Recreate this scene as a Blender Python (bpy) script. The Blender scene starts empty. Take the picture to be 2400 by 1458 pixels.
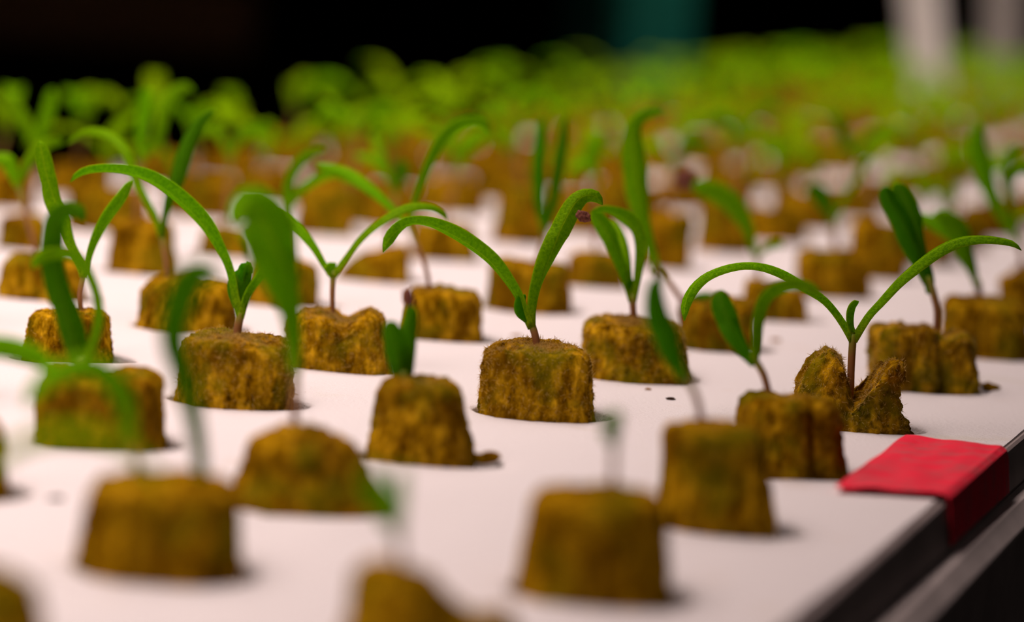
import bpy, bmesh, math, random
from mathutils import Vector, Matrix, noise

# ------------------------------------------------------------------ camera, world, lights, exposure
SC = bpy.context.scene
COL = SC.collection
SC.view_settings.view_transform = 'Standard'
SC.view_settings.look = 'None'
SC.view_settings.gamma = 1.0
SC.view_settings.use_curve_mapping = False
SC.view_settings.exposure = 0.0

FPX, PITCH, YAW, ROLL = 7302.12, 0.117493, 0.214234, 0.0640583
CAM = Vector((-0.1544137, -0.6590711, 0.1026095))
FWD = Vector((math.sin(YAW)*math.cos(PITCH), math.cos(YAW)*math.cos(PITCH), -math.sin(PITCH)))
_R = Vector((math.cos(YAW), -math.sin(YAW), 0)); _U = _R.cross(FWD)
RGT = _R*math.cos(ROLL) + _U*math.sin(ROLL)
UPV = -_R*math.sin(ROLL) + _U*math.cos(ROLL)
cd = bpy.data.cameras.new('camera')
cam = bpy.data.objects.new('camera', cd); COL.objects.link(cam)
cam.matrix_world = Matrix(((RGT.x, UPV.x, -FWD.x, CAM.x), (RGT.y, UPV.y, -FWD.y, CAM.y), (RGT.z, UPV.z, -FWD.z, CAM.z), (0, 0, 0, 1)))
cd.sensor_width = 36.0; cd.sensor_fit = 'HORIZONTAL'
cd.lens = FPX/2400*36
cd.clip_start = 0.01; cd.clip_end = 50
cd.dof.use_dof = True
cd.dof.focus_distance = 0.699
cd.dof.aperture_fstop = 7.6
SC.camera = cam

w = bpy.data.worlds.new('world'); SC.world = w; w.use_nodes = True
w.node_tree.nodes['Background'].inputs[0].default_value = (1.0, 0.85, 0.8, 1)
w.node_tree.nodes['Background'].inputs[1].default_value = 0.010

def lamp(name, loc, size, energy, color, target, spread=180):
    l = bpy.data.lights.new(name, 'AREA'); l.shape = 'RECTANGLE'; l.size, l.size_y = size
    l.energy = energy; l.color = color; l.spread = math.radians(spread)
    o = bpy.data.objects.new(name, l); COL.objects.link(o); o.location = loc
    o.rotation_euler = (Vector(target)-Vector(loc)).to_track_quat('-Z', 'Y').to_euler()
    return o
# grow light tubes hung over and along the bed, plus two added fills
EDIR = Vector((0.5, 0.8660254, 0)); ENRM = Vector((0.8660254, -0.5, 0))
def bedpt(a, b, z=0): return EDIR*a + ENRM*b + Vector((0, 0, z))   # a along the bed, b towards its open edge
def tube(name, b, z, energy, a0=-0.9, a1=2.4, spread=180):
    l = bpy.data.lights.new(name, 'AREA'); l.shape = 'RECTANGLE'; l.size = 0.10; l.size_y = a1-a0
    l.energy = energy; l.color = (1.0, 0.775, 0.735); l.spread = math.radians(spread)
    o = bpy.data.objects.new(name, l); COL.objects.link(o); o.location = bedpt((a0+a1)/2, b, z)
    o.rotation_euler = (0, 0, math.atan2(EDIR.y, EDIR.x)-math.pi/2)
for b, e, sp in ((-0.32, 4.95, 96), (-0.10, 4.6, 96), (0.95, 0.36, 180)):  # third lies over the aisle: unseen fill added to brighten the bed's side
    tube('grow_and_fill_tube', b, 0.52, e, spread=sp)
tube('grow_and_fill_tube', -0.22, 0.52, 0.72, -1.0, 0.05, 110)  # short extra fill, added to brighten the front of the raft

# ------------------------------------------------------------------ helpers
def unproj(x, y, depth):                       # photo pixel + distance along the view axis -> point in the place
    return CAM + (FWD + RGT*((x-1200)/FPX) + UPV*((729-y)/FPX))*depth
def ground(x, y, z=0.0):
    d = FWD + RGT*((x-1200)/FPX) + UPV*((729-y)/FPX)
    return CAM + d*((z-CAM.z)/d.z)
def depth_of(p): return (Vector(p)-CAM).dot(FWD)

def mesh_obj(name, verts, faces, mat, parent=None, smooth=True, uvs=None):
    me = bpy.data.meshes.new(name)
    me.from_pydata([tuple(v) for v in verts], [], faces)
    if smooth: me.polygons.foreach_set('use_smooth', [True]*len(me.polygons))
    if uvs:
        ul = me.uv_layers.new(name='UVMap')
        li = [0]*len(me.loops); me.loops.foreach_get('vertex_index', li)
        flat = []
        for i in li: flat.extend(uvs[i])
        ul.data.foreach_set('uv', flat)
    me.materials.append(mat); me.update()
    o = bpy.data.objects.new(name, me); COL.objects.link(o)
    if parent: o.parent = parent
    return o
def tag(o, label=None, cat=None, group=None, kind=None):
    for k, v in (('label', label), ('category', cat), ('group', group), ('kind', kind)):
        if v: o[k] = v
    return o
def empty(name, loc, rz=0):
    o = bpy.data.objects.new(name, None); COL.objects.link(o); o.empty_display_size = 0.01
    o.location = loc; o.rotation_euler = (0, 0, rz); return o
def copy_tree(root):
    r = root.copy(); COL.objects.link(r)
    for ch in root.children:
        c = ch.copy(); COL.objects.link(c); c.parent = r
    return r

# ------------------------------------------------------------------ materials
class NT:
    def __init__(s, name):
        s.m = bpy.data.materials.new(name); s.m.use_nodes = True; s.t = s.m.node_tree; s.t.nodes.clear()
        s.out = s.n('ShaderNodeOutputMaterial')
    def n(s, kind, **kw):
        nd = s.t.nodes.new(kind)
        for k, v in kw.items(): setattr(nd, k, v)
        return nd
    def l(s, a, b): s.t.links.new(a, b)
    def coord(s, out='Object'): return s.n('ShaderNodeTexCoord').outputs[out]
    def noise(s, vec, scale, detail=4, rough=0.6, stretch=None):
        if stretch:
            mp = s.n('ShaderNodeMapping'); mp.inputs['Scale'].default_value = stretch; s.l(vec, mp.inputs[0]); vec = mp.outputs[0]
        nd = s.n('ShaderNodeTexNoise'); nd.inputs['Scale'].default_value = scale
        nd.inputs['Detail'].default_value = detail; nd.inputs['Roughness'].default_value = rough
        s.l(vec, nd.inputs['Vector']); return nd.outputs['Fac']
    def ramp(s, fac, stops):
        r = s.n('ShaderNodeValToRGB'); e = r.color_ramp.elements
        while len(e) < len(stops): e.new(0.5)
        for el, (p, c) in zip(e, stops): el.position = p; el.color = (*c, 1) if len(c) == 3 else c
        s.l(fac, r.inputs[0]); return r.outputs[0]
    def mix(s, fac, a, b, mode='MIX'):
        m = s.n('ShaderNodeMix', data_type='RGBA', blend_type=mode)
        for sock, v in ((m.inputs[0], fac), (m.inputs[6], a), (m.inputs[7], b)):
            if hasattr(v, 'links'): s.l(v, sock)
            else: sock.default_value = v if isinstance(v, (int, float)) else (*v, 1)
        return m.outputs[2]
    def math(s, op, a, b=0.0):
        m = s.n('ShaderNodeMath', operation=op)
        for i, v in enumerate((a, b)):
            if hasattr(v, 'links'): s.l(v, m.inputs[i])
            else: m.inputs[i].default_value = v
        return m.outputs[0]
    def bump(s, h, strength, dist):
        b = s.n('ShaderNodeBump'); b.inputs['Strength'].default_value = strength; b.inputs['Distance'].default_value = dist
        s.l(h, b.inputs['Height']); return b.outputs[0]
    def bsdf(s, color, rough=0.6, spec=0.5, normal=None, metal=0.0):
        b = s.n('ShaderNodeBsdfPrincipled')
        if hasattr(color, 'links'): s.l(color, b.inputs['Base Color'])
        else: b.inputs['Base Color'].default_value = (*color, 1)
        if hasattr(rough, 'links'): s.l(rough, b.inputs['Roughness'])
        else: b.inputs['Roughness'].default_value = rough
        b.inputs['Specular IOR Level'].default_value = spec; b.inputs['Metallic'].default_value = metal
        if normal is not None: s.l(normal, b.inputs['Normal'])
        return b.outputs[0]
    def done(s, sh): s.l(sh, s.out.inputs[0]); return s.m

def mat_rockwool(name, fibre=False):
    t = NT(name); c = t.coord(); rnd = t.n('ShaderNodeObjectInfo').outputs['Random']
    add = t.n('ShaderNodeVectorMath', operation='ADD'); t.l(c, add.inputs[0])
    cmb = t.n('ShaderNodeCombineXYZ'); t.l(rnd, cmb.inputs[0]); t.l(rnd, cmb.inputs[1]); t.l(cmb.outputs[0], add.inputs[1])
    v = add.outputs[0]
    col = t.ramp(t.noise(v, 420, 6, 0.65, (1, 1, 0.45)), [(0.34, (0.085, 0.035, 0.0002)), (0.48, (0.37, 0.190, 0.002)), (0.65, (0.82, 0.47, 0.014))])
    wet = t.ramp(t.noise(v, 120, 4, 0.62, (1, 1, 0.6)), [(0.42, (0, 0, 0)), (0.58, (1, 1, 1))])
    col = t.mix(t.math('MULTIPLY', t.math('SUBTRACT', 1.0, wet), 0.72), col, (0.11, 0.043, 0.001))
    alg = t.ramp(t.noise(v, 95, 3, 0.55), [(0.50, (0, 0, 0)), (0.64, (1, 1, 1))])
    col = t.mix(t.math('MULTIPLY', alg, 0.6), col, (0.15, 0.155, 0.003))
    if fibre:
        col = t.mix(0.6, col, (0.88, 0.64, 0.20))
        sh = t.bsdf(col, 0.6, 0.2); tr = t.n('ShaderNodeBsdfTranslucent'); t.l(col, tr.inputs[0])
        mx = t.n('ShaderNodeMixShader'); mx.inputs[0].default_value = 0.5; t.l(sh, mx.inputs[1]); t.l(tr.outputs[0], mx.inputs[2])
        return t.done(mx.outputs[0])
    nb = t.bump(t.noise(v, 1500, 5, 0.7, (1, 1, 0.6)), 0.9, 0.0006)
    df = t.n('ShaderNodeBsdfDiffuse'); t.l(col, df.inputs[0]); t.l(nb, df.inputs['Normal']); return t.done(df.outputs[0])
M_WOOL = mat_rockwool('rockwool'); M_FIBRE = mat_rockwool('rockwool_fibre', True)

def mat_leaf(name, dark, mid, lite):
    t = NT(name); uv = t.coord('UV'); c = t.coord()
    rnd = t.n('ShaderNodeObjectInfo').outputs['Random']
    sp = t.n('ShaderNodeSeparateXYZ'); t.l(uv, sp.inputs[0])
    dist = t.math('ABSOLUTE', t.math('SUBTRACT', sp.outputs[1], 0.5))
    rib = t.ramp(dist, [(0.0, (1, 1, 1)), (0.035, (0, 0, 0))])
    basec = t.ramp(sp.outputs[0], [(0.0, lite), (0.16, mid)])
    col = t.mix(t.ramp(t.noise(c, 1500, 5, 0.7), [(0.38, (0, 0, 0)), (0.66, (1, 1, 1))]), basec, dark)
    col = t.mix(t.math('MULTIPLY', rib, 0.75), col, lite)
    edge = t.ramp(dist, [(0.44, (0, 0, 0)), (0.5, (1, 1, 1))]); col = t.mix(t.math('MULTIPLY', edge, 0.5), col, lite)
    hs = t.n('ShaderNodeHueSaturation'); t.l(col, hs.inputs['Color'])
    t.l(t.math('ADD', t.math('MULTIPLY', rnd, 0.022), 0.489), hs.inputs['Hue'])
    t.l(t.math('ADD', t.math('MULTIPLY', rnd, 0.35), 0.82), hs.inputs['Value'])
    col = hs.outputs[0]
    nb = t.bump(t.noise(c, 2200, 3, 0.6), 0.6, 0.0003)
    df = t.n('ShaderNodeBsdfDiffuse'); t.l(col, df.inputs[0]); t.l(nb, df.inputs['Normal'])
    gl = t.n('ShaderNodeBsdfGlossy'); gl.inputs['Roughness'].default_value = 0.45; gl.inputs[0].default_value = (0.7, 1.0, 0.15, 1); t.l(nb, gl.inputs['Normal'])
    gm = t.n('ShaderNodeMixShader'); gm.inputs[0].default_value = 0.02; t.l(df.outputs[0], gm.inputs[1]); t.l(gl.outputs[0], gm.inputs[2]); sh = gm.outputs[0]
    tr = t.n('ShaderNodeBsdfTranslucent')
    t.l(t.mix(0.7, col, (0.32, 0.70, 0.004), 'MIX'), tr.inputs[0])
    mx = t.n('ShaderNodeMixShader'); mx.inputs[0].default_value = 0.46
    t.l(sh, mx.inputs[1]); t.l(tr.outputs[0], mx.inputs[2])
    return t.done(mx.outputs[0])
M_LEAF = mat_leaf('leaf_green', (0.085, 0.27, 0.0), (0.26, 0.56, 0.0), (0.52, 0.74, 0.01))
M_LEAFY = mat_leaf('leaf_young_green', (0.19, 0.36, 0.0), (0.36, 0.54, 0.0), (0.56, 0.66, 0.0))
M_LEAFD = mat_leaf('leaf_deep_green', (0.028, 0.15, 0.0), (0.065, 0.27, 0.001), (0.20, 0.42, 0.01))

t = NT('stem'); uv = t.coord('UV'); sp = t.n('ShaderNodeSeparateXYZ'); t.l(uv, sp.inputs[0])
M_STEM = t.done(t.bsdf(t.ramp(sp.outputs[0], [(0.0, (0.30, 0.11, 0.05)), (0.55, (0.36, 0.17, 0.05)), (1.0, (0.26, 0.42, 0.01))]), 0.45, 0.4))
t = NT('seed_husk')
M_HUSK = t.done(t.bsdf(t.ramp(t.noise(t.coord(), 1400, 4), [(0.3, (0.09, 0.02, 0.012)), (0.7, (0.28, 0.10, 0.06))]), 0.75, 0.2, t.bump(t.noise(t.coord(), 2500), 0.8, 0.0004)))

t = NT('foam_board'); c = t.coord()
st = t.ramp(t.noise(c, 34, 5, 0.62), [(0.60, (0, 0, 0)), (0.80, (1, 1, 1))])
colr = t.mix(t.math('MULTIPLY', st, 0.42), (0.80, 0.785, 0.775), (0.72, 0.56, 0.40))
al = t.ramp(t.noise(c, 17, 4, 0.6), [(0.62, (0, 0, 0)), (0.78, (1, 1, 1))])
colr = t.mix(t.math('MULTIPLY', al, 0.32), colr, (0.55, 0.60, 0.40))
sk = t.ramp(t.noise(c, 760, 2, 0.5), [(0.735, (0, 0, 0)), (0.775, (1, 1, 1))])
skm = t.ramp(t.noise(c, 60, 2, 0.5), [(0.50, (0, 0, 0)), (0.62, (1, 1, 1))])
colr = t.mix(t.math('MULTIPLY', t.math('MULTIPLY', sk, skm), 0.7), colr, (0.30, 0.17, 0.07))
M_FOAM = t.done(t.bsdf(colr, 0.75, 0.08, t.bump(t.noise(c, 800, 5, 0.7), 0.7, 0.0007)))

def plain(name, color, rough=0.6, spec=0.4, nscale=60, var=0.2, bump=0.1, dist=0.0005):
    t = NT(name); c = t.coord(); n = t.noise(c, nscale, 4)
    col = t.ramp(n, [(0.25, tuple(x*(1-var) for x in color)), (0.75, tuple(min(1, x*(1+var)) for x in color))])
    return t.done(t.bsdf(col, rough, spec, t.bump(n, bump, dist)))
M_LINER = plain('black_liner', (0.32, 0.275, 0.26), 0.6, 0.15)
M_LIP = plain('grey_lip', (0.54, 0.49, 0.465), 0.6, 0.2)
M_WATER = plain('nutrient_water', (0.012, 0.014, 0.008), 0.12, 0.5)
M_ROOM = plain('dark_wall', (0.006, 0.003, 0.002), 0.95, 0.02, 3)
M_FLOOR = plain('dark_floor', (0.02, 0.018, 0.017), 0.8, 0.1, 4)
M_BEAM = plain('brown_beam', (0.46, 0.22, 0.10), 0.8, 0.1, 8)
M_TEAL = plain('teal_plastic', (0.010, 0.21, 0.145), 0.45, 0.4, 8, 0.1)
M_PIPE = plain('white_pvc', (0.86, 0.84, 0.80), 0.5, 0.2, 10, 0.06)
M_GREYP = plain('grey_pvc', (0.34, 0.32, 0.30), 0.45, 0.4, 10, 0.06)
M_CRUMB = plain('brown_crumb', (0.035, 0.016, 0.008), 0.8, 0.2, 900)
M_CRUMBL = plain('tan_crumb', (0.30, 0.14, 0.03), 0.9, 0.2, 900)
t = NT('red_tape'); c = t.coord()
tr_ = t.ramp(t.noise(c, 130, 4, 0.65, (1, 2.2, 1)), [(0.46, (0, 0, 0)), (0.66, (1, 1, 1))])
M_TAPE = t.done(t.bsdf(t.mix(t.math('MULTIPLY', tr_, 0.65), (0.90, 0.032, 0.068), (0.44, 0.12, 0.125)), 0.7, 0.06, t.bump(t.noise(c, 160, 3), 0.4, 0.0015)))

# ------------------------------------------------------------------ lattice of the raft
S = 0.0711; CW = S*math.sqrt(3)/2
E1 = EDIR*S
E2 = Vector((-0.5, 0.8660254, 0))*S
def site(u, v): return E1*u + E2*v + Vector((math.sin(YAW), math.cos(YAW), 0))*0.0095
VMIN, VMAX, UEND = -1, 5, 27

# ------------------------------------------------------------------ rockwool plug
def plug_mesh(seed, wb, wt, h, topoff=(0, 0), n=3.2, na=64, nh=26, rough=1.0, depth=0.014, shaper=None, fibres=0, dpt=None):
    """One tapered block of rockwool; local X across the view, Y away, z=0 the board's top."""
    rnd = random.Random(seed); off = Vector((rnd.uniform(-50, 50), rnd.uniform(-50, 50), rnd.uniform(-50, 50)))
    dpt = dpt or 1.0
    verts = []; rings = []
    def sup(a, r):
        c, s = math.cos(a), math.sin(a)
        k = (abs(c)**n + abs(s)**n)**(-1/n)
        return r*k*c, r*k*s*dpt
    rc = 0.0026                                       # rounding at the shoulder
    prof = []
    for i in range(nh+1):
        z = -depth + (h-rc+depth)*i/nh
        prof.append((z, 1.0, 0))
    for i in range(1, 5):
        a = i/4*math.pi/2; prof.append((h-rc+rc*math.sin(a), 1-(1-math.cos(a))*rc/(wt/2), 0))
    ncap = max(6, na//8)
    for i in range(1, ncap): prof.append((h, (1-rc/(wt/2))*(1-i/ncap), 1))
    for z, k, cap in prof:
        f = max(0, min(1, z/h)); r = (wb + (wt-wb)*f)/2*k
        ox, oy = topoff[0]*f, topoff[1]*f
        ring = []
        for j in range(na):
            a = 2*math.pi*j/na
            x, y = sup(a, r); p = Vector((x+ox, y+oy, z))
            nr = Vector((x, y/dpt, 0)).normalized() if not cap else Vector((0, 0, 1))
            if not cap and z > h-rc: nr = (nr + Vector((0, 0, 1))*((z-h+rc)/rc)).normalized()
            q = Vector((p.x, p.y, p.z*0.45))*1000 + off
            d = 0.0010*noise.noise(q*0.10) + 0.0007*noise.noise(q*0.24)
            q2 = Vector((p.x, p.y, p.z*(0.35 if not cap else 1)))*1000 + off*2
            rdg = 1-abs(noise.noise(q2*0.34))*2.2
            d -= 0.0006*max(0, rdg)*max(0.1, noise.noise(q*0.09+off)+0.55)
            d += 0.00050*noise.noise(p*1000*0.6+off) + 0.00045*noise.noise(p*1000*1.1+off) + 0.00030*noise.noise(p*1000*2.1+off)
            p = p + nr*(d+0.0003)*rough
            if shaper: p = shaper(p, f, a, cap)
            ring.append(len(verts)); verts.append(p)
        rings.append(ring)
    faces = []
    for a, b in zip(rings, rings[1:]):
        for j in range(na): faces.append((a[j], a[(j+1) % na], b[(j+1) % na], b[j]))
    cv = sum((verts[i] for i in rings[-1]), Vector())/na
    verts.append(cv); L = rings[-1]
    for j in range(na): faces.append((L[j], L[(j+1) % na], len(verts)-1))
    faces.append(tuple(reversed(rings[0])))
    me = bpy.data.meshes.new('plug')
    nbody = len(faces)
    if fibres:
        nb = len(faces)-1
        for _ in range(fibres):
            fc = faces[rnd.randrange(na*6, nb)]
            p = sum((verts[i] for i in fc[:3]), Vector())/3
            if p.z < 0.0003: continue
            e1 = verts[fc[1]]-verts[fc[0]]; e2 = verts[fc[2]]-verts[fc[0]]
            nn = e1.cross(e2)
            if nn.length < 1e-14: continue
            nn.normalize()
            tg = Vector((rnd.gauss(0, 1), rnd.gauss(0, 1), rnd.gauss(0, 1.0)))
            tg = (tg - nn*tg.dot(nn)).normalized()
            edge = 1.6 if p.z > h*0.8 else 1.0
            d1 = (tg + nn*rnd.uniform(0.05, 0.55)*edge).normalized(); d2 = (d1 + Vector((rnd.gauss(0, .5), rnd.gauss(0, .5), rnd.gauss(0, .5)-0.1))).normalized()
            ln = rnd.uniform(0.0006, 0.0019); wd = rnd.uniform(0.00004, 0.00008)
            side = d1.cross(Vector((rnd.gauss(0, 1), rnd.gauss(0, 1), rnd.gauss(0, 1)))).normalized()*wd
            p = p - nn*0.0003
            m = p + d1*ln*0.55; e = m + d2*ln*0.55
            i0 = len(verts); verts += [p-side, p+side, m+side*0.8, m-side*0.8, e]
            faces += [(i0, i0+1, i0+2, i0+3), (i0+3, i0+2, i0+4)]
    me.from_pydata([tuple(v) for v in verts], [], faces)
    me.polygons.foreach_set('use_smooth', [True]*len(faces))
    me.materials.append(M_WOOL); me.materials.append(M_FIBRE)
    me.polygons.foreach_set('material_index', [0]*nbody + [1]*(len(faces)-nbody)); me.update()
    return me
def add_plug(me, root):
    o = bpy.data.objects.new('rockwool_plug', me); COL.objects.link(o); o.parent = root; return o

# ------------------------------------------------------------------ leaves and stems
def smooth_path(pts, n):
    """Catmull-Rom through tuples of equal length, n samples."""
    P = [Vector(p) for p in pts]
    P = [P[0]*2-P[1]] + P + [P[-1]*2-P[-2]]
    seg = len(P)-3
    ls = [max(1e-6, (P[i+2].xyz-P[i+1].xyz).length) for i in range(seg)]; T = sum(ls); out = []
    for k in range(n):
        s = T*k/(n-1); i = 0
        while i < seg-1 and s > ls[i]: s -= ls[i]; i += 1
        u = min(1, s/ls[i]); a, b, c, d = P[i:i+4]
        out.append((b*2 + (c-a)*u + (a*2-b*5+c*4-d)*u*u + (b*3-a-c*3+d)*u*u*u)*0.5)
    return out
def leaf_geo(path, widths, wdirs, cup=0.12, thick=0.00042, nv=8, fleshy=True):
    """path: points; widths: full width at each; wdirs: unit width vectors. Returns verts, faces, uvs of a closed thin leaf."""
    n = len(path); verts = []; uvs = []; faces = []; ring = 2*(nv+1)
    for i, p in enumerate(path):
        T = (path[min(n-1, i+1)]-path[max(0, i-1)]).normalized()
        W = wdirs[i]; W = (W - T*W.dot(T)).normalized(); N = T.cross(W)
        hw = widths[i]/2; fl = i/(n-1)
        row = []
        for side in (1, -1):
            for k in range(nv+1):
                v = -1+2*k/nv
                if side < 0: v = -v
                cz = cup*hw*2*(v*v) - (0.10*hw*math.exp(-(v/0.16)**2))
                th = (thick*(0.5 if hw < 0.0006 else 1)+(0.0011*max(0, 1-fl*5)**1.5 if fleshy else 0))*(0.25+0.75*(1-v*v)) + 0.00035*math.exp(-(v/0.2)**2)*(1-fl)*(1 if side < 0 else 0.2)
                row.append(p + W*(hw*v) + N*(cz + side*th*0.5)); uvs.append((fl, (v+1)/2))
        verts += row
    for i in range(n-1):
        for k in range(ring):
            a = i*ring+k; b = i*ring+(k+1) % ring
            faces.append((a, b, b+ring, a+ring))
    faces.append(tuple(range(ring-1, -1, -1))); faces.append(tuple((n-1)*ring+k for k in range(ring)))
    return verts, faces, uvs
def stem_geo(path, radii, m=10):
    verts = []; faces = []; uvs = []; n = len(path)
    for i, p in enumerate(path):
        T = (path[min(n-1, i+1)]-path[max(0, i-1)]).normalized()
        A = T.cross(Vector((0.3, 1, 0.1))).normalized(); B = T.cross(A)
        for k in range(m):
            a = 2*math.pi*k/m
            verts.append(p + (A*math.cos(a)+B*math.sin(a))*radii[i]); uvs.append((i/(n-1), k/m))
    for i in range(n-1):
        for k in range(m):
            a = i*m+k; b = i*m+(k+1) % m
            faces.append((a, b, b+m, a+m))
    faces.append(tuple(range(m-1, -1, -1))); faces.append(tuple((n-1)*m+k for k in range(m)))
    return verts, faces, uvs

def build_stem(root, loc, depth, pts, wpx, n=14):
    """pts: photo pixels from the plug up; wpx: (bottom, top) thickness in pixels."""
    P = [unproj(x, y, depth+(d if False else 0)) for x, y, *d in pts]
    P = smooth_path(P, n); P = [p-loc for p in P]
    e_ = (P[-1]-P[-2]).normalized(); wt_ = wpx[1]*depth/FPX
    P.insert(0, P[0]-Vector((0, 0, 0.004)))
    P += [P[-1]+e_*wt_*0.35, P[-1]+e_*wt_*0.6]
    r = [(wpx[0]+(wpx[1]-wpx[0])*i/(n))*depth/FPX/2 for i in range(n+1)]; r += [r[-1]*0.85, r[-1]*0.4]
    v, f, u = stem_geo(P, r); return mesh_obj('stem', v, f, M_STEM, root, uvs=u)
def build_leaf(root, loc, depth, pts, dtip=0.0, tilt=1, cup=0.12, mat=None, name='leaf', n=34, full=None, dmid=0.0):
    """pts: (x, y, visible width px) along the leaf from its base; dtip: how far the tip lies behind (+) or before (-) the stem."""
    L = len(pts); raw = []
    acc = [0.0]
    for a, b in zip(pts, pts[1:]): acc.append(acc[-1]+math.hypot(a[0]-b[0], a[1]-b[1]))
    grow = 0.0; shrink = 0.84
    if depth < 0.66: grow = 0.28*0.5*FPX*0.0145*(1/depth-1/0.699); shrink = 1.0   # a soft rim eats into a near leaf
    for (x, y, wd), s in zip(pts, acc):
        s /= acc[-1]; wd = wd*shrink+grow
        raw.append((x, y, wd, s))
    sm = smooth_path_w(raw, n)
    P = []; app = []
    for i, (x, y, wd, s) in enumerate(sm):
        d = depth + dtip*s*s + dmid*math.sin(math.pi*s)
        P.append(unproj(x, y, d)-loc); app.append(max(2, wd)*d/FPX)
    W = full or max(max(app), 0.0042)
    wid = []; dirs = []
    for i in range(n):
        s = i/(n-1)
        pr = W*(0.30+0.70*math.sin(math.pi*min(1, max(0, (s+0.12)/1.25)))**1.2)
        if s > 0.88: pr *= math.sqrt(max(0.06, 1-((s-0.88)/0.125)**2))
        tw = max(app[i], min(pr, app[i]*2.6))
        if s > 0.93: k_ = math.sqrt(max(0.03, 1-((s-0.93)/0.0715)**2)); tw *= k_; app[i] *= k_
        T = (P[min(n-1, i+1)]-P[max(0, i-1)]).normalized()
        inpl = FWD.cross(T).normalized(); c = min(1, app[i]/tw)
        out = T.cross(inpl).normalized()
        wid.append(tw); dirs.append((inpl*c + out*tilt*math.sqrt(max(0, 1-c*c))).normalized())
    v, f, u = leaf_geo(P, wid, dirs, cup)
    return mesh_obj(name, v, f, mat or M_LEAF, root, uvs=u)
def smooth_path_w(raw, n):
    P = [tuple(p) for p in raw]
    def lin(a, b, k): return tuple(x*k[0]+y*k[1] for x, y in zip(a, b))
    P = [lin(P[0], P[1], (2, -1))] + P + [lin(P[-1], P[-2], (2, -1))]
    seg = len(P)-3
    ls = [max(1e-6, math.hypot(P[i+2][0]-P[i+1][0], P[i+2][1]-P[i+1][1])) for i in range(seg)]; T = sum(ls); out = []
    for k in range(n):
        s = T*k/(n-1); i = 0
        while i < seg-1 and s > ls[i]: s -= ls[i]; i += 1
        u = min(1, s/ls[i]); a, b, c, d = P[i:i+4]
        out.append(tuple((2*b_+(c_-a_)*u+(2*a_-5*b_+4*c_-d_)*u*u+(3*b_-a_-3*c_+d_)*u**3)*0.5 for a_, b_, c_, d_ in zip(a, b, c, d)))
    return out
def build_husk(root, loc, depth, x, y, wpx, hpx, ang=0.0):
    bm = bmesh.new(); bmesh.ops.create_icosphere(bm, subdivisions=4, radius=1)
    k = depth/FPX/2; c = unproj(x, y, depth)-loc; rnd = Vector((x, y, 3))
    for v in bm.verts:
        d = 1+0.28*noise.noise(v.co*1.6+rnd)+0.14*noise.noise(v.co*4+rnd)
        q = v.co*d
        a, b = q.x*wpx*k, q.z*hpx*k
        a, b = a*math.cos(ang)-b*math.sin(ang), a*math.sin(ang)+b*math.cos(ang)
        v.co = c + RGT*a + UPV*b + FWD*(q.y*min(wpx, hpx)*k)
    me = bpy.data.meshes.new('seed_husk'); bm.to_mesh(me); bm.free()
    me.polygons.foreach_set('use_smooth', [True]*len(me.polygons)); me.materials.append(M_HUSK)
    o = bpy.data.objects.new('seed_husk', me); COL.objects.link(o); o.parent = root
    return o

# ------------------------------------------------------------------ the seedlings read one by one from the photograph
RZ = -YAW
FARG = 'seedlings in plugs on the raft'
foot = {}; holes = {}                                            # lattice site -> centre of the plug standing there
def seedling(key, base, wpx, top, twpx=None, tcx=None, label='', n=3.2, rough=1.0, shaper=None, fib=0, res=1, seed=None, dpt=1.0, group=None, real=None):
    """base: (x, y) of the plug's front foot; wpx its width there; top: pixel row of the top's middle; twpx/tcx width and middle of the top."""
    d0 = depth_of(ground(*base))
    if d0 < 0.66:                                     # the soft rim of a near plug reads smaller than the plug is
        br = 0.5*FPX*0.0156*(1/d0-1/0.699)
        base = (base[0], base[1]+0.62*br); wpx += 0.7*br; top -= 0.3*br
        if twpx: twpx += 0.7*br
    fpt = ground(*base); d0 = depth_of(fpt)
    wb = wpx*d0/FPX
    vd = Vector((FWD.x, FWD.y, 0)).normalized()
    c = fpt + vd*wb/2*dpt*0.97
    if real is None:
        ideal = site(*key); dv = c-ideal; lim = 0.0115
        if dv.length > lim: c = ideal + dv*(lim/dv.length)
    c.z = 0; holes[key] = c.copy(); foot[key] = wb/2*0.95*dpt+0.0002
    d = depth_of(c)
    m = unproj(base[0], top, d); h = m.z
    wt = (twpx or wpx*0.88)*d/FPX
    offx = ((tcx if tcx is not None else base[0])-base[0])*d/FPX
    root = empty('seedling', c, RZ)
    tag(root, label, 'seedling', FARG)
    sd = seed if seed is not None else (key[0]*37+key[1]*101+7)
    me = plug_mesh(sd, wb+0.0008, wt+0.0008, h, (offx, 0), n=n, rough=rough, shaper=shaper, fibres=fib, na=(128 if res == 2 else 64), nh=(44 if res == 2 else 22), dpt=dpt)
    add_plug(me, root)
    return root, c, d
# parts are laid out in the world's axes, so they hang on the empty with its turn undone
def settle(root):
    bpy.context.view_layer.update()
    R = Matrix.Rotation(-RZ, 4, 'Z')
    for ch in root.children:
        if ch.name.startswith('rockwool_plug'): continue
        ch.data.transform(R)

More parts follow.
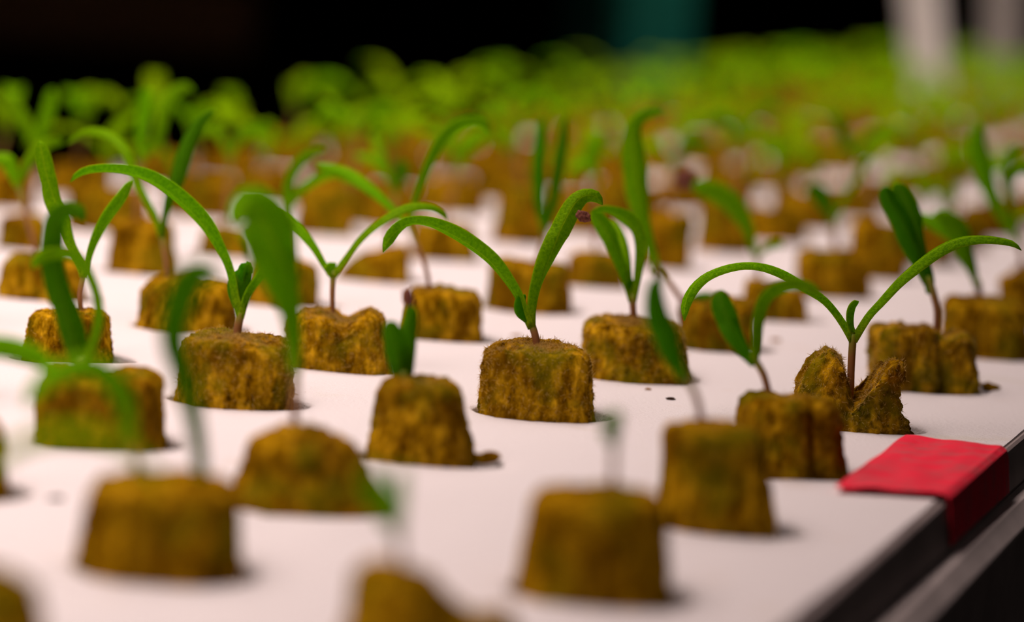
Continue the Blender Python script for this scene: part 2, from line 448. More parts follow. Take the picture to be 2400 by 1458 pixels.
def plant(info, stem=None, leaves=(), buds=(), husks=()):
    root, c, d = info
    if stem:
        build_stem(root, c, d, stem[0], stem[1])
    for lf in leaves:
        pts, kw = (lf, {}) if isinstance(lf, list) else lf
        if stem and math.hypot(pts[0][0]-stem[0][-1][0], pts[0][1]-stem[0][-1][1]) < 25:
            sx, sy = stem[0][-1][:2]; pts = [(sx, sy+9, stem[1][1]*0.75)] + list(pts[1:] if math.hypot(pts[1][0]-sx, pts[1][1]-sy) > 20 else pts[2:])
        build_leaf(root, c, d, pts, **kw)
    for b in buds:
        pts, kw = (b, {}) if isinstance(b, list) else b
        build_leaf(root, c, d, pts, name='young_leaf', n=16, **{**dict(mat=M_LEAFD, cup=0.45), **kw})
    for h in husks: build_husk(root, c, d, *h)
    settle(root)
    return root

def notch(x0, w, dz, y0=0.0, only_front=False):
    def f(p, fr, a, cap):
        if fr > 0.5:
            g = math.exp(-((p.x-x0)/w)**2)
            if only_front: g *= 1 if p.y < y0 else math.exp(-((p.y-y0)/w)**2)
            p = Vector((p.x, p.y, p.z-dz*g*(fr-0.5)*2))
        return p
    return f
def slope(kx, ky=0.0):
    def f(p, fr, a, cap): return Vector((p.x, p.y, p.z+(p.x*kx+p.y*ky)*fr*fr))
    return f
def groove(a0, wa, dr):
    def f(p, fr, a, cap):
        if p.z > -0.004:
            da = (a-a0+math.pi) % (2*math.pi)-math.pi
            g = math.exp(-(da/wa)**2)*dr
            rr = math.hypot(p.x, p.y)
            if rr > 1e-5: p = Vector((p.x*(1-g/max(rr, .006)), p.y*(1-g/max(rr, .006)), p.z))
        return p
    return f
def both(*fs):
    def f(p, fr, a, cap):
        for g in fs: p = g(p, fr, a, cap)
        return p
    return f
def dome(k):
    def f(p, fr, a, cap):
        r2 = p.x*p.x+p.y*p.y
        return Vector((p.x, p.y, p.z-k*r2*fr*fr*100))
    return f

# --- sharp row
s = seedling((-1, 1), (535, 958), 258, 790, 236, 532, 'seedling with one very long leaf arching left, on a sharply focused greenish plug', fib=13000, res=2, seed=11)
plant(s, ([(554, 800), (557, 770), (564, 736)], (18, 20)), [
    ([(563, 742, 16), (551, 703, 17), (535, 633, 22), (510, 580, 31), (473, 518, 43), (411, 458, 42), (350, 418, 35), (288, 401, 24), (226, 399, 19), (185, 409, 16), (165, 427, 9)], dict(dtip=-0.006, tilt=-1, cup=0.16, full=0.0046)),
    ([(565, 742, 16), (584, 692, 17), (609, 654, 20), (630, 622, 30), (648, 580, 38), (655, 545, 36), (652, 515, 22)], dict(dtip=0.010))],
    buds=[([(564, 724, 10), (566, 700, 26), (568, 665, 40), (573, 635, 44), (580, 616, 30)], dict(cup=0.6)), ([(568, 720, 8), (578, 690, 18), (586, 650, 26), (586, 622, 22), (578, 612, 14)], dict(cup=0.5, dtip=0.002))])
s = seedling((0, 0), (1258, 985), 262, 812, 236, 1247, 'seedling with two curved leaves, brown seed husk at the right one', fib=13000, res=2, seed=23, n=4.2)
plant(s, ([(1258, 806), (1254, 785), (1246, 760)], (17, 18)), [
    ([(1245, 766, 14), (1231, 741, 18), (1214, 698, 24), (1190, 659, 29), (1152, 611, 36), (1104, 573, 38), (1056, 544, 36), (1008, 525, 27), (965, 521, 22), (936, 534, 29), (912, 560, 32), (898, 592, 12)], dict(dtip=-0.005, tilt=-1, cup=0.14, full=0.0045)),
    ([(1245, 764, 15), (1253, 707, 26), (1265, 659, 33), (1286, 602, 48), (1319, 528, 58), (1348, 476, 52), (1374, 458, 40), (1398, 462, 34), (1412, 480, 20)], dict(dtip=0.006, cup=0.20))],
    buds=[([(1240, 752, 8), (1232, 730, 20), (1228, 708, 18), (1231, 690, 10)], dict(cup=0.4))],
    husks=[(1367, 507, 36, 26, -0.45)])
def ruin(p, fr, a, cap):                               # the torn plug: two lumps with a rift between them
    if fr > 0.02:
        g = math.exp(-((p.x+0.0002)/0.0024)**2)
        left = p.x < 0
        z = p.z + (0.0028 if left else 0.0008)*fr - 0.0085*g*fr**1.6 + 0.0016*noise.noise(Vector((p.x*420, p.y*420, 3.3)))*fr
        x = p.x
        if left: z -= 0.0016*fr*((p.x+0.0055)/0.004)**2; x -= 0.0006*math.sin(fr*3.1)
        else:
            x += 0.0042*max(0, fr-0.5) - 0.0016*math.sin(min(1, fr)*math.pi)
            z += 0.0022*fr**3*math.exp(-((p.x-0.0085)/0.003)**2)
        y = p.y*(1-0.15*fr) - (0.0022 if not left else -0.001)*fr
        p = Vector((x, y, z))
    return p
s = seedling((1, -1), (2008, 1010), 245, 858, 205, 1995, 'seedling with wide arched leaves in a torn plug split into two lumps', fib=13000, res=2, seed=5, rough=1.7, shaper=ruin)
plant(s, ([(1994, 905), (1995, 860), (1999, 790)], (17, 18)), [
    ([(1998, 798, 12), (1984, 770, 14), (1960, 731, 17), (1931, 698, 20), (1888, 669, 25), (1840, 640, 24), (1792, 623, 19), (1744, 619, 17), (1696, 627, 19), (1653, 646, 23), (1624, 675, 27), (1607, 712, 27), (1604, 752, 12)], dict(dtip=-0.008, tilt=1, cup=0.18, full=0.0042)),
    ([(2000, 796, 12), (2010, 780, 13), (2032, 741, 15), (2061, 707, 17), (2104, 659, 21), (2152, 618, 27), (2200, 584, 29), (2248, 563, 28), (2296, 557, 24), (2344, 561, 20), (2376, 570, 17), (2394, 587, 9)], dict(dtip=-0.004, tilt=-1, cup=0.18, full=0.0042))],
    buds=[([(1999, 782, 10), (1996, 750, 17), (2001, 722, 19), (2013, 706, 12)], dict(mat=M_LEAF, cup=0.2))])
# --- row just behind
s = seedling((1, 0), (1490, 898), 245, 752, 222, 1478, 'seedling with two leaves hooked left on a blocky fuzzy plug, beside a blurred dark leaf', fib=13000, res=2, seed=31, n=4)
plant(s, ([(1486, 745), (1484, 725), (1482, 698)], (14, 18)), [
    ([(1481, 704, 14), (1468, 653, 20), (1449, 596, 36), (1425, 548, 48), (1403, 514, 42), (1386, 495, 18)], dict(dtip=-0.006, cup=0.15)),
    ([(1484, 704, 14), (1490, 644, 20), (1495, 586, 28), (1490, 543, 35), (1468, 514, 38), (1439, 499, 24), (1410, 493, 17), (1384, 497, 9)], dict(dtip=-0.010, tilt=-1, cup=0.2)),
    ([(1483, 690, 10), (1474, 630, 22), (1458, 575, 38), (1440, 535, 34), (1430, 515, 16)], dict(dtip=0.012))],
    buds=[([(1483, 695, 8), (1481, 670, 14), (1482, 655, 8)], {})])
s = seedling((0, 1), (788, 873), 245, 728, 215, 775, 'seedling with a Y of two thin leaves on a plug notched in its top', fib=11000, res=2, seed=47, shaper=both(notch(0.001, 0.003, 0.0028), slope(0.08)))
plant(s, ([(780, 740), (779, 690), (781, 640)], (11, 14)), [
    ([(780, 648, 13), (763, 621, 14), (739, 578, 19), (706, 539, 28), (672, 515, 34), (645, 500, 30), (620, 498, 14)], dict(dtip=0.004)),
    ([(782, 648, 12), (792, 633, 13), (811, 602, 15), (840, 563, 17), (869, 534, 19), (907, 507, 23), (946, 487, 25), (984, 481, 22), (1018, 486, 18), (1040, 500, 14), (1049, 516, 8)], dict(dtip=0.006, tilt=-1, full=0.004))],
    buds=[([(781, 648, 10), (783, 630, 17), (786, 615, 9)], dict(mat=M_LEAF))])
s = seedling((2, -1), (2178, 922), 242, 770, 215, 2160, 'seedling with an upright folded leaf and bowed stem on a grooved plug', fib=12000, res=2, seed=59, rough=1.4, n=4, shaper=both(groove(math.radians(292), 0.22, 0.0045), notch(0.0038, 0.0022, 0.002), groove(math.radians(255), 0.12, 0.0016)))
plant(s, ([(2195, 778), (2197, 730), (2188, 690), (2176, 655)], (16, 19)), [
    ([(2177, 662, 18), (2160, 615, 38), (2136, 565, 56), (2110, 510, 60), (2082, 465, 48), (2074, 437, 26)], dict(dtip=-0.004, cup=0.30, mat=M_LEAFD)),
    ([(2177, 664, 18), (2168, 605, 40), (2150, 545, 56), (2130, 490, 62), (2112, 450, 52), (2096, 430, 30)], dict(dtip=0.006, cup=0.28, mat=M_LEAFD))],
    buds=[([(2184, 690, 12), (2186, 655, 26), (2179, 625, 22), (2174, 605, 10)], {})])
s = seedling((-1, 2), (145, 848), 192, 728, 165, 142, 'seedling at the left with a straight thin right leaf and a tall upright left leaf', seed=61, fib=1500, res=2)
plant(s, ([(189, 735), (188, 690), (197, 640)], (13, 13)), [
    ([(197, 648, 10), (206, 621, 12), (222, 572, 17), (252, 512, 26), (288, 460, 27), (309, 423, 12)], dict(dtip=0.004)),
    ([(197, 645, 10), (190, 615, 14), (168, 563, 26), (148, 506, 38), (128, 473, 44), (111, 415, 46), (99, 362, 44), (93, 330, 26)], dict(dtip=0.002, cup=0.25))])
# --- row C
s = seedling((1, 1), (1035, 803), 178, 680, 165, 1033, 'seedling with a thin slanting stem forking into two faint high arching leaves', seed=67, fib=1500, res=2, n=4)
plant(s, ([(1008, 685), (1003, 650), (994, 616), (974, 563), (957, 520)], (10, 12)), [
    ([(957, 525, 12), (972, 480, 14), (992, 425, 20), (1025, 350, 28), (1062, 302, 32), (1105, 284, 30), (1135, 290, 28), (1146, 312, 14)], dict(dtip=0.010)),
    ([(957, 526, 12), (915, 482, 20), (868, 440, 30), (820, 410, 36), (775, 395, 30), (740, 385, 14)], dict(dtip=0.006))])
s = seedling((0, 2), (425, 778), 226, 648, 196, 425, 'seedling in a wide plug behind the long arching leaf, under a dark blurred leaf', seed=71, fib=1500, res=2, shaper=dome(0.12))
plant(s, ([(395, 650), (388, 600), (379, 548)], (11, 12)), [
    ([(378, 552, 12), (390, 505, 16), (402, 460, 30), (418, 415, 42), (436, 355, 42), (458, 305, 34), (490, 268, 22), (506, 257, 10)], dict(dtip=0.008, mat=M_LEAFD)),
    ([(378, 552, 12), (362, 502, 16), (322, 423, 20), (296, 350, 26), (250, 312, 26), (198, 308, 22), (156, 337, 10)], dict(dtip=0.014))])
s = seedling((2, 0), (1682, 822), 168, 705, 150, 1682, 'seedling with a tall curved leaf leaning left from a bent dark stem', seed=73, fib=1200, rough=1.5)
plant(s, ([(1606, 715), (1585, 685), (1562, 655), (1545, 635)], (12, 15)), [
    ([(1547, 642, 15), (1531, 576, 26), (1516, 519, 44), (1497, 442, 66), (1485, 370, 68), (1488, 312, 52), (1508, 280, 34), (1540, 268, 20), (1558, 273, 9)], dict(dtip=0.006, cup=0.25)),
    ([(1690, 715, 12), (1668, 700, 34), (1640, 705, 46), (1615, 722, 34), (1605, 735, 12)], dict(dtip=-0.004, mat=M_LEAFD))])
s = seedling((3, -1), (2322, 843), 205, 705, 170, 2312, 'seedling with a broad leaf bent left, behind the grooved plug', seed=79, fib=1500, res=2, shaper=slope(-0.05))
plant(s, ([(2298, 710), (2292, 665)], (14, 18)), [
    ([(2292, 672, 18), (2282, 630, 36), (2262, 582, 58), (2243, 539, 66), (2216, 508, 44), (2186, 502, 16)], dict(dtip=-0.004)),
    ([(2291, 672, 16), (2276, 610, 34), (2246, 560, 44), (2200, 528, 44), (2165, 512, 32), (2145, 500, 14)], dict(dtip=0.008))])
# --- row D
s = seedling((2, 1), (1235, 735), 195, 615, 168, 1235, 'seedling with two dark upright parallel leaves behind the husk bearing one', seed=83, fib=800)
plant(s, ([(1258, 620), (1270, 580), (1276, 540)], (11, 13)), [
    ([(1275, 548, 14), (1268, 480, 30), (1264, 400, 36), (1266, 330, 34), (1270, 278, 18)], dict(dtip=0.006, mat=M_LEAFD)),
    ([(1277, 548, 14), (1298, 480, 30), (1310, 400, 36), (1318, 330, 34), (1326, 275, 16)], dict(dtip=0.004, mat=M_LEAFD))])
s = seedling((1, 2), (657, 718), 160, 612, 140, 660, 'seedling mostly hidden behind the large blurred green leaf', seed=89, fib=600)
plant(s, ([(672, 620), (670, 560), (668, 500)], (11, 13)), [
    ([(668, 505, 20), (674, 470, 28), (680, 430, 26), (702, 385, 26), (735, 358, 20), (765, 350, 10)], dict(dtip=0.005)),
    ([(668, 505, 14), (700, 455, 20), (750, 420, 24), (790, 410, 20), (820, 430, 10)], dict(dtip=-0.004))])
s = seedling((3, 0), (1820, 755), 155, 668, 125, 1812, 'seedling with one leaf arched left whose tip holds a husk, on a low sloping plug', seed=97, fib=800, shaper=slope(-0.18))
plant(s, ([(1780, 672), (1776, 630), (1773, 592)], (10, 12)), [
    ([(1773, 598, 13), (1772, 575, 18), (1760, 536, 36), (1732, 490, 56), (1688, 455, 58), (1648, 440, 48), (1622, 438, 26)], dict(dtip=-0.006, cup=0.2)),
    ([(1774, 600, 10), (1790, 585, 20), (1815, 575, 24), (1835, 578, 12)], {})],
    husks=[(1606, 420, 44, 50, 0.3)])
s = seedling((0, 3), (85, 705), 192, 600, 170, 85, 'seedling at the far left edge on a wide low plug', seed=101, fib=500)
plant(s, ([(90, 605), (60, 500), (42, 430)], (11, 12)), [
    ([(42, 436, 14), (30, 400, 34), (15, 378, 44), (-10, 370, 30), (-40, 380, 12)], {}),
    ([(43, 436, 12), (70, 380, 24), (110, 340, 30), (150, 330, 16)], dict(dtip=0.02))])
s = seedling((4, -1), (2420, 770), 130, 645, 110, 2415, 'seedling cut by the right border with a leaf leaning left above the pale board', seed=103, fib=500)
plant(s, ([(2398, 655), (2394, 600), (2386, 555)], (11, 13)), [
    ([(2386, 562, 14), (2368, 530, 24), (2334, 462, 44), (2304, 392, 56), (2292, 330, 50), (2296, 284, 20)], dict(dtip=0.004, cup=0.2)),
    ([(2386, 560, 12), (2372, 490, 18), (2360, 415, 26), (2372, 355, 28), (2396, 340, 12)], dict(dtip=0.006)),
    ([(2370, 470, 12), (2375, 420, 22), (2400, 400, 28), (2440, 420, 14)], dict(dtip=0.004))])
# --- row E
s = seedling((2, 2), (872, 660), 160, 588, 120, 885, 'seedling on a low lump sloping down to the left, behind the thin Y shaped one', seed=107, fib=300, shaper=slope(0.30))
plant(s, ([(905, 590), (915, 520), (930, 440)], (9, 10)), [
    ([(930, 445, 14), (940, 430, 34), (942, 400, 40), (930, 375, 20)], dict(mat=M_LEAFD)),
    ([(930, 440, 12), (905, 400, 20), (870, 370, 26), (830, 365, 14)], {}), ([(929, 440, 12), (900, 370, 18), (880, 320, 24), (905, 300, 12)], dict(dtip=.01))])
s = seedling((1, 3), (322, 645), 155, 515, 124, 318, 'seedling on a tall narrow plug rising behind the wide one', seed=109, fib=400, n=4)
plant(s, ([(320, 520), (324, 440), (330, 370)], (11, 12)), [
    ([(330, 376, 14), (334, 320, 32), (338, 270, 40), (342, 222, 34), (346, 205, 16)], {}),
    ([(330, 376, 12), (370, 330, 22), (385, 270, 32), (400, 225, 36), (430, 205, 26), (455, 215, 10)], dict(dtip=.004))])
s = seedling((3, 1), (1394, 678), 135, 592, 118, 1392, 'seedling in a squat plug seen between the husk bearing leaf and the hooked leaves', seed=113, fib=300)
plant(s, ([(1395, 600), (1398, 500), (1400, 400)], (10, 11)), [
    ([(1400, 405, 14), (1392, 360, 38), (1400, 330, 34), (1420, 318, 12)], {}), ([(1400, 405, 12), (1370, 380, 22), (1345, 390, 24), (1330, 420, 10)], {})])
s = seedling((4, 0), (1960, 695), 165, 592, 150, 1955, 'seedling with a pale V of leaves on a rough plug behind the torn one', seed=127, fib=300, rough=1.4)
plant(s, ([(1958, 600), (1956, 560), (1954, 515)], (12, 18)), [
    ([(1954, 520, 18), (1940, 480, 44), (1915, 450, 54), (1890, 438, 24)], dict(mat=M_LEAFD)),
    ([(1955, 520, 12), (1985, 460, 16), (2018, 410, 18), (2040, 370, 14), (2045, 350, 8)], {})])
# --- rows F, G
s = seedling((3, 2), (1035, 612), 150, 525, 130, 1035, 'seedling on the plug crossed by two thin leaf tips, above the leaf curling down left', seed=131)
plant(s, ([(1040, 530), (1060, 450), (1080, 380)], (9, 10)), [([(1080, 385, 12), (1110, 340, 26), (1150, 320, 28), (1185, 340, 10)], {}), ([(1080, 385, 12), (1060, 340, 24), (1030, 310, 26), (1000, 320, 10)], {})])
s = seedling((5, 0), (2070, 640), 132, 525, 120, 2070, 'seedling in a tall plug behind the upright folded leaf', seed=137)
plant(s, ([(2060, 535), (2040, 450), (2010, 370)], (9, 10)), [([(2010, 375, 14), (1985, 330, 30), (1965, 290, 34), (1955, 265, 14)], dict(mat=M_LEAFD)), ([(2010, 375, 12), (2040, 330, 24), (2080, 310, 26), (2110, 330, 10)], {})])
s = seedling((4, 1), (1560, 628), 110, 500, 100, 1562, 'seedling in a tall plug half hidden behind the curved leaf leaning left', seed=139)
plant(s, ([(1570, 505), (1575, 440), (1580, 380)], (9, 10)), [([(1580, 385, 12), (1600, 350, 26), (1640, 335, 30), (1670, 350, 12)], dict(mat=M_LEAFD)), ([(1580, 385, 12), (1550, 345, 22), (1530, 335, 22), (1505, 350, 10)], {})])
s = seedling((2, 3), (520, 600), 120, 535, 105, 520, 'seedling on the small plug framed under the long arching leaf', seed=149)
plant(s, ([(525, 540), (535, 450), (540, 360)], (9, 10)), [([(540, 365, 12), (520, 320, 24), (490, 300, 26), (460, 315, 10)], {}), ([(540, 365, 12), (570, 320, 24), (610, 300, 26), (640, 320, 10)], {})])
s = seedling((1, 4), (58, 588), 112, 505, 95, 58, 'seedling with a V of two leaves against the dark at the far left', seed=151)
plant(s, ([(62, 510), (76, 430), (86, 350)], (10, 12)), [
    ([(86, 356, 14), (70, 310, 30), (48, 268, 36), (24, 238, 32), (5, 225, 12)], {}), ([(86, 356, 14), (98, 310, 30), (112, 262, 38), (120, 225, 32), (124, 208, 14)], {})])
s = seedling((3, 3), (815, 535), 122, 440, 105, 815, 'seedling above the two faint crossing leaves, on a plug next to the pale gap', seed=157)
plant(s, ([(818, 445), (830, 380), (838, 310)], (9, 10)), [([(838, 315, 12), (810, 270, 26), (770, 255, 28), (735, 280, 10)], {}), ([(838, 315, 12), (870, 265, 26), (905, 250, 28), (940, 270, 10)], {})])
s = seedling((4, 2), (1220, 545), 118, 440, 105, 1220, 'seedling on the dark plug under the pair of upright parallel leaves', seed=163)
plant(s, ([(1222, 445), (1215, 380), (1210, 310)], (9, 10)), [([(1210, 315, 12), (1180, 275, 26), (1150, 260, 28), (1120, 275, 10)], {}), ([(1210, 315, 12), (1240, 260, 26), (1262, 215, 30), (1280, 180, 12)], {})])
s = seedling((5, 1), (1722, 555), 120, 465, 110, 1722, 'seedling just behind the leaf that arches left with a husk', seed=167)
plant(s, ([(1722, 470), (1735, 400), (1745, 320)], (9, 10)), [([(1745, 325, 12), (1720, 285, 26), (1680, 275, 28), (1650, 300, 10)], dict(mat=M_LEAFD)), ([(1745, 325, 12), (1775, 270, 26), (1810, 250, 28), (1845, 270, 10)], {})])
# --- rows in front of the focus
s = seedling((-1, 0), (985, 1085), 235, 893, 168, 972, 'seedling with two short dark upright leaves, one husk tipped, on a narrow plug', fib=1500, res=2, seed=173, n=3)
plant(s, ([(950, 905), (946, 880)], (22, 24)), [
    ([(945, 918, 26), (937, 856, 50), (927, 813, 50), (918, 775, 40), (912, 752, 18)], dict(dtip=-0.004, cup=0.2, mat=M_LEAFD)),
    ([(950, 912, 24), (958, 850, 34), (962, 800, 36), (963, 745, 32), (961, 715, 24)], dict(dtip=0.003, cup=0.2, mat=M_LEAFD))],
    husks=[(957, 697, 26, 46, 0.1)])
s = seedling((0, -1), (1862, 1115), 240, 935, 200, 1850, 'seedling with one slender pale and one broad dark leaf, before the torn plug', fib=1500, res=2, seed=179, shaper=groove(math.radians(300), 0.25, 0.003))
plant(s, ([(1804, 930), (1790, 880), (1770, 845)], (16, 18)), [
    ([(1772, 852, 18), (1744, 818, 30), (1714, 768, 48), (1692, 714, 50), (1690, 680, 28)], dict(dtip=0.004, mat=M_LEAFD)),
    ([(1776, 850, 14), (1776, 800, 24), (1783, 742, 30), (1804, 696, 30), (1850, 672, 28), (1895, 675, 22), (1924, 690, 10)], dict(dtip=-0.008))])
s = seedling((-2, 1), (217, 1050), 280, 868, 262, 212, 'seedling with a broad upright leaf hooked at its top, on a wide plug at left', fib=1200, res=2, seed=181, n=4, shaper=notch(-0.002, 0.005, 0.0015))
plant(s, ([(192, 880), (190, 850)], (30, 34)), [
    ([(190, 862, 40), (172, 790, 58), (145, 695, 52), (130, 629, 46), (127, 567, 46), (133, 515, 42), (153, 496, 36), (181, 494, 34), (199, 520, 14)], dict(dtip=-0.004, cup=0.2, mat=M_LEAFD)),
    ([(196, 862, 20), (216, 800, 24), (227, 744, 25), (222, 695, 23), (206, 650, 24), (185, 616, 26), (165, 600, 24), (123, 598, 26), (92, 606, 26), (75, 630, 14)], dict(dtip=-0.004, tilt=-1))])
s = seedling((-2, 0), (706, 1200), 350, 1010, 215, 690, 'seedling with a large broad drooping leaf on a ragged domed plug', fib=800, seed=191, rough=1.6, n=2.4, shaper=dome(0.16))
plant(s, ([(690, 1015), (692, 930), (694, 860)], (18, 20)), [
    ([(694, 870, 22), (696, 780, 28), (690, 711, 44), (672, 650, 78), (648, 590, 112), (626, 540, 130), (608, 502, 112), (584, 484, 96), (558, 498, 58), (547, 530, 22)], dict(dtip=-0.006, cup=0.12))])
s = seedling((-1, -1), (1690, 1240), 255, 1000, 205, 1662, 'seedling on the tall front plug, its dark leaf before the blocky fuzzy plug', fib=700, seed=193, n=2.8)
plant(s, ([(1645, 1005), (1635, 940), (1608, 880)], (16, 16)), [
    ([(1610, 886, 16), (1584, 840, 38), (1562, 790, 56), (1543, 735, 50), (1537, 685, 36), (1541, 650, 20)], dict(dtip=-0.003, mat=M_LEAFD, cup=0.2))],
    husks=[(1545, 640, 22, 40, 0.3)])
s = seedling((-2, -1), (1392, 1405), 330, 1160, 275, 1390, 'tiny sprout with a faint thin stem on the big blurred plug at front centre', seed=197, n=3)
plant(s, ([(1434, 1170), (1438, 1090), (1440, 1030)], (16, 16)), [
    ([(1440, 1036, 14), (1432, 1010, 20), (1424, 985, 18), (1420, 970, 8)], dict(dtip=-0.004)), ([(1440, 1036, 14), (1448, 1005, 20), (1452, 980, 18), (1455, 968, 8)], dict(dtip=0.003))])
s = seedling((-3, 0), (348, 1345), 350, 1130, 305, 345, 'seedling with two stems of blurred leaves on the big blurred plug at front left', seed=199, n=2.8)
plant(s, ([(330, 1140), (316, 1080), (312, 1020)], (18, 18)), [
    ([(312, 1026, 16), (300, 960, 30), (272, 900, 44), (220, 862, 50), (150, 868, 44), (95, 905, 36), (62, 950, 16)], dict(dtip=-0.012)),
    ([(478, 1150, 16), (468, 1020, 24), (440, 890, 36), (412, 800, 50), (416, 720, 66), (448, 652, 66), (485, 640, 50), (512, 668, 20)], dict(dtip=-0.006, mat=M_LEAFD))])
s = seedling((-3, -1), (1010, 1580), 400, 1365, 300, 985, 'seedling on the nearest plug, its peaked top cut by the lower border', seed=211, n=2.4, shaper=both(notch(0.0045, 0.005, 0.006), slope(-0.1)))
plant(s, ([(945, 1370), (938, 1310), (930, 1240)], (18, 18)), [
    ([(930, 1246, 16), (912, 1200, 26), (888, 1150, 34), (866, 1120, 30), (850, 1105, 12)], dict(dtip=-0.010)), ([(930, 1246, 16), (935, 1190, 22), (936, 1140, 24), (930, 1100, 10)], dict(dtip=-0.02))])
s = seedling((-3, 1), (-142, 1140), 285, 975, 240, -140, 'plug at the left border with only its right side inside the picture', seed=223)
plant(s, ([(-120, 985), (-115, 900), (-110, 850)], (18, 18)), [([(-110, 856, 16), (-60, 820, 40), (10, 815, 50), (80, 835, 44), (130, 870, 16)], {}), ([(-110, 856, 16), (-160, 810, 40), (-220, 810, 44), (-260, 850, 16)], {})])
s = seedling((-4, 1), (-172, 1500), 345, 1310, 300, -140, 'plug in the lower left corner showing only a green brown sliver', seed=227)
plant(s, ([(-140, 1315), (-135, 1240), (-130, 1180)], (18, 18)), [([(-130, 1186, 16), (-100, 1120, 44), (-80, 1060, 44), (-70, 1010, 16)], {}), ([(-130, 1186, 16), (-190, 1120, 44), (-250, 1100, 44), (-290, 1130, 16)], {})])

# ------------------------------------------------------------------ the many behind: variants built once, then copied
def variant(seed, cups=2):
    rnd = random.Random(seed); root = empty('seedling', (0, 0, 0))
    h = rnd.uniform(0.009, 0.014)
    add_plug(plug_mesh(seed, 0.0245, rnd.uniform(0.020, 0.023), h, (rnd.uniform(-.001, .001), 0), n=3.2, na=48, nh=14), root)
    sh = rnd.uniform(0.005, 0.015); lean = Vector((rnd.uniform(-.004, .004), rnd.uniform(-.004, .004), 0))
    P = smooth_path([Vector((0, 0, h-.004)), lean*0.4+Vector((0, 0, h+sh*0.5)), lean+Vector((0, 0, h+sh))], 8)
    v, f, u = stem_geo(P, [0.0008]*8, 8); mesh_obj('stem', v, f, M_STEM, root, uvs=u)
    top = P[-1]; az = rnd.uniform(0, 6.28)
    for k in range(3):
        a = az + k*math.pi*(1 if k < 2 else 1.0) + (math.pi/2 if k > 1 else 0) + rnd.uniform(-.5, .5); dr = Vector((math.cos(a), math.sin(a), 0)); sd = Vector((-math.sin(a), math.cos(a), 0))
        L = rnd.uniform(0.028, 0.042); th = rnd.uniform(0.8, 1.3); bend = rnd.uniform(1.4, 3.0); W = rnd.uniform(0.0058, 0.0082)
        if k > 1: L *= 0.75; th += 0.2
        p = top.copy(); path = []; n = 20
        for i in range(n):
            path.append(p.copy()); s_ = i/(n-1); an = th-bend*s_**1.4
            p = p + (dr*math.cos(an)+Vector((0, 0, 1))*math.sin(an))*L/n
        wid = [max(0.0007, W*(0.3+0.7*math.sin(math.pi*min(1, (i/(n-1)+.1)/1.2))**1.2)*(math.sqrt(max(0.05, 1-((i/(n-1)-.85)/.155)**2)) if i/(n-1) > .85 else 1)) for i in range(n)]
        v, f, u = leaf_geo(path, wid, [sd]*n, 0.15, nv=6); mesh_obj('leaf', v, f, M_LEAFY if rnd.random() < .75 else M_LEAF, root, uvs=u)
    return root
protos = [variant(1000+i) for i in range(9)]
used = set(); RND = random.Random(77)
for v in range(VMIN, VMAX+1):
    for u in range(-6, UEND+1):
        if (u, v) in holes: continue
        c = site(u, v) + Vector((RND.uniform(-.003, .003), RND.uniform(-.003, .003), 0)); c.z = 0
        d = depth_of(c)
        if d < 0.3: holes[(u, v)] = c; continue
        px = 1200 + FPX*(c-CAM).dot(RGT)/d; py = 729 - FPX*(c-CAM).dot(UPV)/d
        holes[(u, v)] = c
        if not (-420 < px < 2820 and py < 1700): continue
        i = RND.randrange(len(protos))
        o = protos[i] if i not in used else copy_tree(protos[i]); used.add(i)
        o.location = c; o.rotation_euler = (0, 0, RND.uniform(0, 6.28)); sc = RND.uniform(0.88, 1.12) if v < 4 else RND.uniform(0.60, 0.78) if v == 4 else RND.uniform(0.46, 0.60)
        if (u, v) in ((13, 3),): sc = 1.2; o.scale = (1, 1, sc)
        tag(o, 'one of the blurred seedlings massed in the rows far behind the sharp ones', 'seedling', FARG)
for i, pr in enumerate(protos):
    if i not in used:
        for ch in list(pr.children): bpy.data.objects.remove(ch)
        bpy.data.objects.remove(pr)

